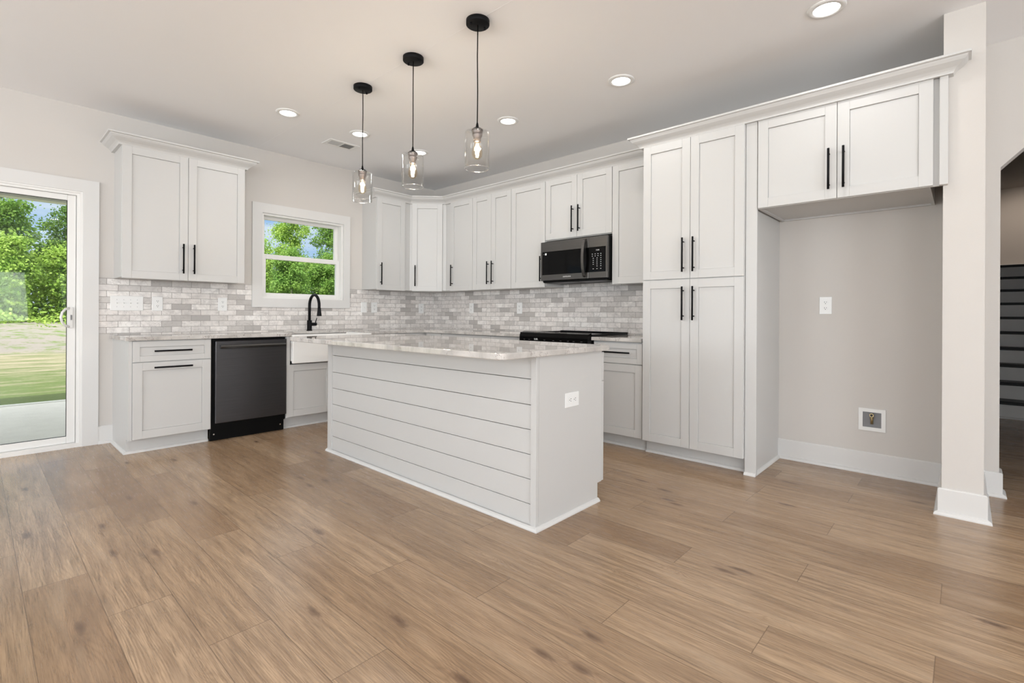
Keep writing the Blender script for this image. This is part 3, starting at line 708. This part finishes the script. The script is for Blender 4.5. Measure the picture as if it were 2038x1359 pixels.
# --- range
rg = thing('range', 'black slide-in electric range with glass cooktop set in the counter', 'range', (0, -2.163, 0), RW)
MB().box(.004, .758, -.655, -.03, .09, .880).box(.02, .74, -.60, -.03, 0.0, .09).build('body', M_BLACKP, rg, local=True)
ct = MB().box(-.001, .762, -.645, -.028, .898, .910, .002).build('cooktop', M_COOK, rg, local=True)
MB().box(.0, .762, -.066, -.028, .910, .921, .002).build('rear_trim', M_BLACK, ct, local=True)
for q in (.0, .740): MB().box(q, q + .022, -.645, -.066, .910, .916, .002).build('side_trim', M_BLACK, ct, local=True)
pm = MB().prism([(-.640, .926), (-.690, .916), (-.700, .880), (-.700, .800), (-.640, .800)], .0, .762, 'x').box(.0, .762, -.650, -.640, .895, .916)
pm = pm.build('control_panel', M_BGLASS, rg, local=True)
for x_ in (.06, .12, .22, .30, .40, .48, .56, .62, .70): MB().box(x_ - .010, x_ + .010, -.7006, -.6995, .852, .8535).build('control_mark', M_DARKIN, pm, local=True)
text('8:88', .022, 'clock_digits', M_PRINT, pm, front_place(.20, -.7005, .858))
od = MB().box(.004, .758, -.690, -.655, .26, .790, .004).build('oven_door', M_BSTEEL, rg, local=True)
MB().box(.12, .64, -.693, -.689, .36, .66).build('oven_window', M_BGLASS, od, local=True)
MB().tube([(.06, -.735, .745), (.70, -.735, .745)], .012, 12).tube([(.10, -.69, .745), (.10, -.735, .745)], .008, 8).tube([(.66, -.69, .745), (.66, -.735, .745)], .008, 8).build('handle', M_STEEL_H, od, local=True)
MB().box(.004, .758, -.690, -.655, .095, .250, .004).build('storage_drawer', M_BSTEEL, rg, local=True)

# ------------------------------------------------------------------ island
IX0, IX1, IY0, IY1, IT = -2.282, -1.668, -3.681, -1.541, .874
isl = thing('kitchen_island', 'white kitchen island with horizontal shiplap back and plain end panel', 'island', ((IX0 + IX1) / 2, (IY0 + IY1) / 2, 0))
MB().box(IX0 + .022, IX1, IY0 + .012, IY1 - .012, .11, IT - .001).box(IX0 + .022, IX1 - .07, IY0 + .012, IY1 - .012, 0, .11).build('cabinet_box', M_CAB, isl)
gz = [.1225, .248, .3735, .499, .6245, .755]
m_ = MB(); ed = [0.0] + gz + [IT - .001]
for a_, b_ in zip(ed[:-1], ed[1:]): m_.box(IX0 + .008, IX0 + .021, IY0 + .036, IY1 - .062, a_ + .0016, b_ - .0016, .001)
m_.build('shiplap_panel', M_CAB, isl)
MB().box(IX0 + .019, IX0 + .0215, IY0 + .02, IY1 - .02, .01, IT - .003).build('shiplap_backing', M_SLOT, isl)
for ya, yb in ((IY0, IY0 + .036), (IY1 - .062, IY1)): MB().box(IX0, IX0 + .021, ya, yb, 0, IT - .001, .001).build('corner_board', M_CAB, isl)
for ya, yb in ((IY0, IY0 + .012), (IY1 - .012, IY1)):
    MB().prism([(IX0 + .0215, 0), (IX1 - .052, 0), (IX1 - .052, .105), (IX1 - .012, .105), (IX1 - .012, IT - .001), (IX0 + .0215, IT - .001)], ya, yb, 'y').build('end_panel', M_CAB, isl)
MB().sweep([(IX0, IY1), (IX0, IY0), (IX1 - .05, IY0)][::-1], [(-d, z) for d, z in SHOE]).build('shoe_moulding', M_TRIM, isl)
for k in range(4):
    ya = IY0 + .006 + k * .5325; 
    q = door_mesh(0, .528, .104, .690, 0).bm
    for nm, z0_, z1_ in (('door', .104, .690), ('drawer', .695, .862)):
        t_ = door_mesh(0, .528, z0_, z1_, -.02, .06 if nm == 'door' else .045)
        t_.bm.transform(Matrix.Translation((IX1, ya, 0)) @ Matrix.Rotation(pi / 2, 4, 'Z'))
        d_ = t_.build(nm, M_CAB, isl)
        z_ = (z0_ + z1_) / 2 if nm == 'drawer' else z1_ - .05
        MB().tube([(IX1 + .052, ya + .14, z_), (IX1 + .052, ya + .39, z_)], .0062, 12).tube([(IX1 + .02, ya + .17, z_), (IX1 + .052, ya + .17, z_)], .0048, 8).tube([(IX1 + .02, ya + .36, z_), (IX1 + .052, ya + .36, z_)], .0048, 8).build('handle', M_BLACK, d_)
def rounded(x0, x1, y0, y1, r, n_=6):
    pts = []
    for cx_, cy_, a0 in ((x1 - r, y1 - r, 0), (x0 + r, y1 - r, pi / 2), (x0 + r, y0 + r, pi), (x1 - r, y0 + r, 1.5 * pi)):
        for k in range(n_ + 1): a_ = a0 + pi / 2 * k / n_; pts.append((cx_ + r * math.cos(a_), cy_ + r * math.sin(a_)))
    return pts
stone('island_countertop', [rounded(-2.578, -1.640, -3.722, -1.500, .035)], IT, .905, 'large veined stone slab top on the kitchen island, overhanging the shiplap side', (-2.1, -2.6, IT), .005)

# ------------------------------------------------------------------ outlets and switches (local: plate in XZ plane, front -Y)
def outlet(label, loc, rz, horizontal=False):
    t = thing('outlet', label, 'outlet', loc, rz, 'duplex outlets')
    W_, H_ = (.0395, .063) if not horizontal else (.063, .0395)
    p_ = MB().box(-W_, W_, -.006, 0, -H_, H_, .003).build('wall_plate', M_PLASTIC, t, local=True)
    for s_ in (-1, 1):
        cx_, cz_ = (0, s_ * .021) if not horizontal else (s_ * .021, 0)
        rec = MB(); rec.tube([(cx_, -.006, cz_), (cx_, -.0085, cz_)], .0165, 20); r_ = rec.build('receptacle', M_PLASTIC, t, local=True)
        sl_ = MB()
        def P(u, v): return (cx_ + u, cz_ + v) if not horizontal else (cx_ + v, cz_ - u)
        for u, v, hw, hh_ in ((-.006, .004, .0013, .0045), (.006, .004, .0013, .0037)):
            a_, b_ = P(u, v); q = (hw, hh_) if not horizontal else (hh_, hw)
            sl_.box(a_ - q[0], a_ + q[0], -.0089, -.0084, b_ - q[1], b_ + q[1])
        a_, b_ = P(0, -.007); sl_.tube([(a_, -.0084, b_), (a_, -.0089, b_)], .0028, 10)
        sl_.build('slots', M_SLOT, r_, local=True)
    return t
YT = -.008
o1 = outlet('duplex outlet on the tile beside the four toggle switch plate', (-3.081, YT, 1.160), 0)
dup(o1, (-2.563, YT, 1.165), 0, 'duplex outlet on the tile under the left wall cabinet, nearer the window')
dup(o1, (-.913, YT, 1.158), 0, 'duplex outlet beside the blank rocker switch plate right of the window')
dup(o1, (-.216, YT, 1.153), 0, 'duplex outlet on the shaded window wall tile closest to the corner')
dup(o1, (YT, -.752, 1.157), RW, 'duplex outlet on the range wall tile closest to the corner')
dup(o1, (YT, -1.549, 1.154), RW, 'duplex outlet on the range wall tile closest to the range')
dup(o1, (0, -4.511, 1.159), RW, 'duplex outlet high on the greige wall of the empty refrigerator alcove')
outlet('sideways duplex outlet on the end panel of the kitchen island', (-1.982, IY0, .622), 0, True)
s4 = thing('switch_plate', 'wide four toggle light switch plate beside the sliding door', 'light switch', (-3.295, YT, 1.160))
MB().box(-.112, .112, -.006, 0, -.063, .063, .003).build('wall_plate', M_PLASTIC, s4, local=True)
for k in range(4):
    cx_ = -.069 + .046 * k
    tg = MB().box(cx_ - .005, cx_ + .005, -.0075, -.005, -.012, .012).prism([(-.006, -.004), (-.018, .004), (-.018, .009), (-.006, .008)], cx_ - .0035, cx_ + .0035, 'x').build('toggle', M_PLASTIC, s4, local=True)
    MB().tube([(cx_, -.006, .030), (cx_, -.0068, .030)], .0022, 8).tube([(cx_, -.006, -.030), (cx_, -.0068, -.030)], .0022, 8).build('screws', M_DARKIN, s4, local=True)
s1 = thing('switch_plate', 'single switch plate on the tile immediately right of the window casing', 'light switch', (-1.050, YT, 1.158))
MB().box(-.038, .038, -.006, 0, -.063, .063, .003).build('wall_plate', M_PLASTIC, s1, local=True)
MB().box(-.005, .005, -.0075, -.005, -.012, .012).prism([(-.006, -.004), (-.018, .004), (-.018, .009), (-.006, .008)], -.0035, .0035, 'x').build('toggle', M_PLASTIC, s1, local=True)

# recessed ice-maker water box in the alcove wall
wb = thing('water_supply_box', 'square white recessed water supply box low on the alcove wall', 'water box', (0, -4.788, .371), RW)
h_ = .076; k_ = .052
MB().prism([(-h_, -h_), (h_, -h_), (h_, -k_), (-h_, -k_)], -.010, 0, 'y').prism([(-h_, k_), (h_, k_), (h_, h_), (-h_, h_)], -.010, 0, 'y').prism([(-h_, -k_), (-k_, -k_), (-k_, k_), (-h_, k_)], -.010, 0, 'y').prism([(k_, -k_), (h_, -k_), (h_, k_), (k_, k_)], -.010, 0, 'y').build('trim_frame', M_PLASTIC, wb, local=True)
MB().box(-k_, k_, -.0022, -.001, -k_, k_).build('box_back', M_DARKIN, wb, local=True)
vv = MB().tube([(0, -.012, .040), (0, -.012, -.028)], .0085, 12).build('supply_pipe', M_BRASS, wb, local=True)
MB().tube([(0, -.010, .034), (0, -.030, .034)], .0125, 14).tube([(0, -.018, .018), (0, -.018, .010)], .011, 12).build('valve', M_BRASS, wb, local=True)
MB().tube([(0, -.0301, .034), (0, -.0305, .034)], .0085, 14).build('valve_mouth', M_SLOT, wb, local=True)

# ------------------------------------------------------------------ ceiling fixtures
def can(label, x, y):
    t = thing('recessed_light', label, 'ceiling light', (x, y, ZC), 0, 'recessed ceiling lights')
    MB().lathe([(.062, -.002), (.064, -.009), (.088, -.006), (.092, -.0015), (.092, 0), (.062, 0)], (0, 0, 0), 40, True).build('trim_ring', M_PLASTIC, t, local=True)
    MB().lathe([(0, -.004), (.063, -.004), (.063, -.001), (0, -.001)], (0, 0, 0), 40, True).build('lens', M_LENS, t, local=True)
    return t
labs = ['lit recessed ceiling light closest above the left wall cabinet', 'lit recessed ceiling light beside the air vent, crossed by the leftmost pendant cord',
        'lit recessed ceiling light partly hidden behind the middle pendant, closest to the corner', 'lit recessed ceiling light right of the rightmost pendant shade',
        'lit recessed ceiling light in front of the pantry, second from the right', 'large lit recessed ceiling light nearest the camera, cut by the top edge']
c0 = can(labs[0], *CANS[0])
for (x, y), lb in zip(CANS[1:], labs[1:]): dup(c0, (x, y, ZC), 0, lb)
for x, y in CANS + ADDED_REAR_CANS:
    lamp('recessed_lamp', 'AREA', (x, y, ZC - .012), CAN_W, (1, .99, .97), shape='DISK', size=.12)
for x, y in ADDED_REAR_CANS: dup(c0, (x, y, ZC), 0, 'unseen recessed ceiling light added behind the camera to brighten the room')
vt = thing('air_vent', 'white rectangular two-way air vent in the ceiling', 'vent', (-1.745, -.735, ZC))
MB().box(-.155, .155, -.092, -.060, -.006, 0, .002).box(-.155, .155, .060, .092, -.006, 0, .002).box(-.155, -.120, -.060, .060, -.006, 0, .002).box(.120, .155, -.060, .060, -.006, 0, .002).box(-.006, .006, -.060, .060, -.006, 0).build('frame', M_PLASTIC, vt, local=True)
MB().box(-.120, .120, -.060, .060, -.0012, -.0006).build('duct_opening', M_DARKIN, vt, local=True)
m_ = MB()
for k in range(13):
    for s_ in (-1, 1):
        x_ = s_ * (.010 + k * .0085); m_.prism([(x_ + s_ * .0, -.0062), (x_ + s_ * .0012, -.0062), (x_ + s_ * .0058 * (1 if s_ > 0 else .3), -.0014), (x_ + s_ * .0044 * (1 if s_ > 0 else .3), -.0014)], -.060, .060, 'y')
m_.build('louvres', M_PLASTIC, vt, local=True)
MB()
def pendant(label, x, y):
    t = thing('pendant_light', label, 'pendant light', (x, y, ZC), 0, 'glass pendant lights over the island')
    MB().lathe([(0, 0), (.066, 0), (.066, -.024), (.063, -.027), (0, -.027)], (0, 0, 0), 44).build('canopy', M_BLACK, t, local=True)
    for a_ in (0.4, 0.4 + pi): MB().lathe([(0, 0), (.006, 0), (.006, -.009), (.003, -.012), (0, -.012)], (.045 * math.cos(a_), .045 * math.sin(a_), -.027), 12).build('mounting_nut', M_BLACK, t, local=True)
    MB().tube([(0, 0, -.027), (.0015, 0, -.2), (-.001, 0, -.4), (0, 0, -.585)], .0032, 8).build('cord', M_BLACKP, t, local=True)
    zt = -.585
    cap = MB().lathe([(.003, zt + .010), (.006, zt), (.009, zt - .018), (.022, zt - .024), (.031, zt - .032), (.033, zt - .038), (0, zt - .038)], (0, 0, 0), 30).build('shade_cap', M_BLACK, t, local=True)
    MB().lathe([(.030, zt - .038), (.030, zt - .050), (.026, zt - .053), (.030, zt - .056), (.027, zt - .070), (.022, zt - .078), (.021, zt - .102), (0, zt - .102)], (0, 0, 0), 30).build('socket', M_SOCKET, t, local=True)
    zs = zt - .040; R_ = .069
    MB().lathe([(.031, zs), (R_ - .012, zs - .001), (R_ - .003, zs - .006), (R_, zs - .014), (R_, zs - .212), (R_ - .003, zs - .212), (R_ - .003, zs - .014), (R_ - .012, zs - .004), (.031, zs - .003)], (0, 0, 0), 48, True).build('glass_shade', M_SHADE, t, local=True)
    rim = [(R_ - .0015 + .0026 * math.cos(q * pi / 4), zs - .212 + .0026 * math.sin(q * pi / 4)) for q in range(8)]
    MB().lathe(rim, (0, 0, 0), 48, True).build('glass_rim', M_RIM, t, local=True)
    zb = zt - .100
    bl = MB().lathe([(.013, zb), (.015, zb - .010), (.022, zb - .030), (.029, zb - .052), (.030, zb - .066), (.026, zb - .084), (.014, zb - .097), (0, zb - .101)], (0, 0, 0), 28).build('bulb', M_BULB, t, local=True)
    fm = MB()
    for k in range(6):
        a_ = k * pi / 3; fm.tube([(.004 * math.cos(a_), .004 * math.sin(a_), zb - .012), (.011 * math.cos(a_), .011 * math.sin(a_), zb - .040), (.006 * math.cos(a_ + .5), .006 * math.sin(a_ + .5), zb - .086)],   .0024, 6)
    fm.build('filament', M_FIL, bl, local=True)
    return t
p0 = pendant('leftmost glass cylinder pendant light, nearest the window', -2.262, -2.007)
dup(p0, (-2.262, -2.618, ZC), 1.3, 'middle glass cylinder pendant light of the three over the island')
dup(p0, (-2.260, -3.220, ZC), 2.5, 'rightmost glass cylinder pendant light, hanging nearest the camera')
for y in (-2.007, -2.618, -3.22): lamp('pendant_bulb', 'POINT', (-2.262, y, 1.985), 4.0, (1, .93, .84), shadow_soft_size=.025)

# ------------------------------------------------------------------ outside
pt = MB().box(-8.5, -2.3, .15, 3.25, -.20, -.06).build('patio_slab', M_CONC, origin=(-5.4, 1.7, -.2)); tag(pt, 'pale concrete patio slab just outside the sliding door', 'patio')
pr = MB().box(-8.5, -2.45, .15, 3.6, 2.56, 2.70).box(-8.5, -2.45, 3.42, 3.60, 2.51, 2.56).build('porch_roof', M_TRIM, origin=(-5.4, 1.8, 2.45)); tag(pr, 'white porch roof edge glimpsed along the top of the sliding door glass', 'porch roof')
ed = MB().box(-8.5, -2.3, 3.25, 3.31, -.20, -.045).build('patio_edging', M_VINYL, origin=(-5.4, 3.28, -.2)); tag(ed, 'grey edging strip between the patio slab and the lawn', 'edging')
# lawn rising slightly to the woods
bm = bmesh.new(); nx, ny = 60, 70; vv_ = []
rg_ = random.Random(3)
for j in range(ny + 1):
    y = .16 + (70 - .16) * (j / ny) ** 1.6; rowv = []
    for i in range(nx + 1):
        x = -40 + 95 * i / nx
        z = -.14 + max(0, min(1, (y - 17) / 26)) * .66 + (rg_.uniform(-.05, .16) if y > 16 else rg_.uniform(-.008, .008))
        rowv.append(bm.verts.new((x, y, z)))
    vv_.append(rowv)
for j in range(ny):
    for i in range(nx): bm.faces.new((vv_[j][i], vv_[j][i + 1], vv_[j + 1][i + 1], vv_[j + 1][i])).smooth = True
mb = MB(); mb.bm.free(); mb.bm = bm; gd = mb.build('lawn', M_GRASS); tag(gd, 'patchy green and straw coloured lawn outside the glass door', 'lawn', kind='stuff')

def leaves(rng, blobs, n_, size, flat=.75):
    """n_ leaf quads scattered through ellipsoid blobs (x, y, z, rx, ry, rz)"""
    wts = np.array([b_[3] * b_[4] * b_[5] for b_ in blobs]) ** .7; wts /= wts.sum()
    idx = rng.choice(len(blobs), n_, p=wts); B = np.array(blobs)[idx]
    d = rng.normal(size=(n_, 3)); d /= np.linalg.norm(d, axis=1)[:, None]
    r = rng.uniform(.35, 1.0, n_) ** .5
    c_ = B[:, :3] + d * r[:, None] * B[:, 3:]
    c_ = c_ + rng.normal(size=(n_, 3)) * (.10 + .22 * (rng.random((n_, 1)) > .6))
    nn = d * .7 + rng.normal(size=(n_, 3)) * .6 + [0, 0, .4]; nn /= np.linalg.norm(nn, axis=1)[:, None]
    t = np.cross(nn, rng.normal(size=(n_, 3))); t /= np.linalg.norm(t, axis=1)[:, None]; s_ = np.cross(nn, t)
    sz = size * rng.uniform(.6, 1.35, n_)[:, None]
    V = np.stack([c_ - t * sz, c_ - s_ * sz * flat, c_ + t * sz, c_ + s_ * sz * flat], 1).reshape(-1, 3)
    return V, n_
def leaf_mesh(name, V, n_, material):
    me = bpy.data.meshes.new(name); me.vertices.add(n_ * 4); me.vertices.foreach_set('co', V.astype(np.float32).ravel())
    me.loops.add(n_ * 4); me.loops.foreach_set('vertex_index', np.arange(n_ * 4, dtype=np.int32)); me.polygons.add(n_)
    me.polygons.foreach_set('loop_start', np.arange(0, n_ * 4, 4, dtype=np.int32)); me.update(calc_edges=True); me.validate()
    me.materials.append(material); return me
def tree(seed, label, loc, hgt, rad, material, n_=9000, low=.2, nb=80):
    rng = np.random.default_rng(seed); t = thing('tree', label, 'tree', loc, 0, 'trees at the edge of the lawn')
    blobs = []
    for k in range(nb):
        f_ = rng.uniform(0, 1); z = hgt * (low + (1 - low) * f_ * .93); rr = rad * math.sin(pi * (.18 + .74 * f_)) ** .8
        a_ = rng.uniform(0, 2 * pi); q = rng.uniform(.2, .85) * rr
        s_ = rng.uniform(.5, 1.0) * (.8 if f_ > .8 else 1)
        blobs.append((q * math.cos(a_), q * math.sin(a_), z, s_ * rad * .27, s_ * rad * .27, s_ * rad * .20))
    V, k = leaves(rng, blobs, int(n_ * 1.7), .088); me = leaf_mesh('foliage', V, k, material)
    fo = bpy.data.objects.new('foliage', me); COL.objects.link(fo); fo.parent = t
    m_ = MB().tube([(0, 0, -.5), (.05, .02, hgt * .3), (-.06, .05, hgt * .6), (0, 0, hgt * .9)], [.13, .10, .07, .02], 8)
    for b_ in blobs[:8]: m_.tube([(0, 0, max(.3, b_[2] - rad * .6)), (b_[0] * .6, b_[1] * .6, b_[2] - rad * .15), (b_[0], b_[1], b_[2])], [.05, .03, .01], 6)
    m_.build('trunk', M_BARK, t, local=True)
    return t
GZ = .45
tree(1, 'tall bright tree reaching the top of the door glass at its left edge', (-3.3, 43, GZ), 11.2, 2.3, M_LEAF_M, 11000)
tree(2, 'dark green tree behind the handle side of the sliding door', (1.0, 47, GZ), 9.4, 2.4, M_LEAF_D, 11000)
tree(3, 'low yellow-green young tree in front of the dark trees, left in the door glass', (-2.4, 39, GZ - .05), 5.6, 1.7, M_LEAF_L, 7000, .08)
tree(4, 'low yellow-green young tree beside the door stile, in front of the dark tree', (.0, 40, GZ - .05), 5.2, 1.6, M_LEAF_L, 7000, .08)
tree(5, 'tree with light crown at the left edge of the kitchen window', (14.2, 44, GZ), 7.9, 2.5, M_LEAF_L, 9000)
tree(6, 'tree with branches reaching into the blue sky in the middle of the kitchen window', (18.0, 46, GZ), 11.8, 2.6, M_LEAF_L, 9000, .2, 60)
tree(7, 'tall full tree at the right side of the kitchen window', (22.2, 45, GZ), 12.6, 3.2, M_LEAF_M, 13000)
tree(8, 'round light green tree low in the lower left of the kitchen window', (14.6, 38, GZ - .05), 6.4, 2.2, M_LEAF_M, 9000, .1)
tree(9, 'dense darker tree low in the lower right of the kitchen window', (19.6, 41, GZ), 6.6, 2.6, M_LEAF_M, 9000, .08)
rng = np.random.default_rng(50); bl = []
for k in range(230):
    bl.append((rng.uniform(-22, 42), rng.uniform(49, 55), rng.uniform(.2, 6.2), rng.uniform(1.1, 2.0), 1.2, rng.uniform(.9, 1.7)))
V, k = leaves(rng, bl, 52000, .17); fo = bpy.data.objects.new('woodland', leaf_mesh('woodland', V, k, M_LEAF_D)); COL.objects.link(fo); WM[fo.name] = Matrix()
tag(fo, 'dark dense woodland behind the separate trees beyond the lawn', 'woodland', kind='stuff')
bl = []
for k in range(110):
    y_ = rng.uniform(30, 46); bl.append((rng.uniform(-12, 30), y_, -.1 + max(0, min(1, (y_ - 17) / 26)) * .6 + rng.uniform(0, .5), rng.uniform(.5, 1.4), .6, rng.uniform(.15, .7)))
V, k = leaves(rng, bl, 14000, .09); fo = bpy.data.objects.new('undergrowth', leaf_mesh('undergrowth', V, k, M_LEAF_L)); COL.objects.link(fo); WM[fo.name] = Matrix()
tag(fo, 'low green undergrowth along the foot of the woods', 'undergrowth', kind='stuff')
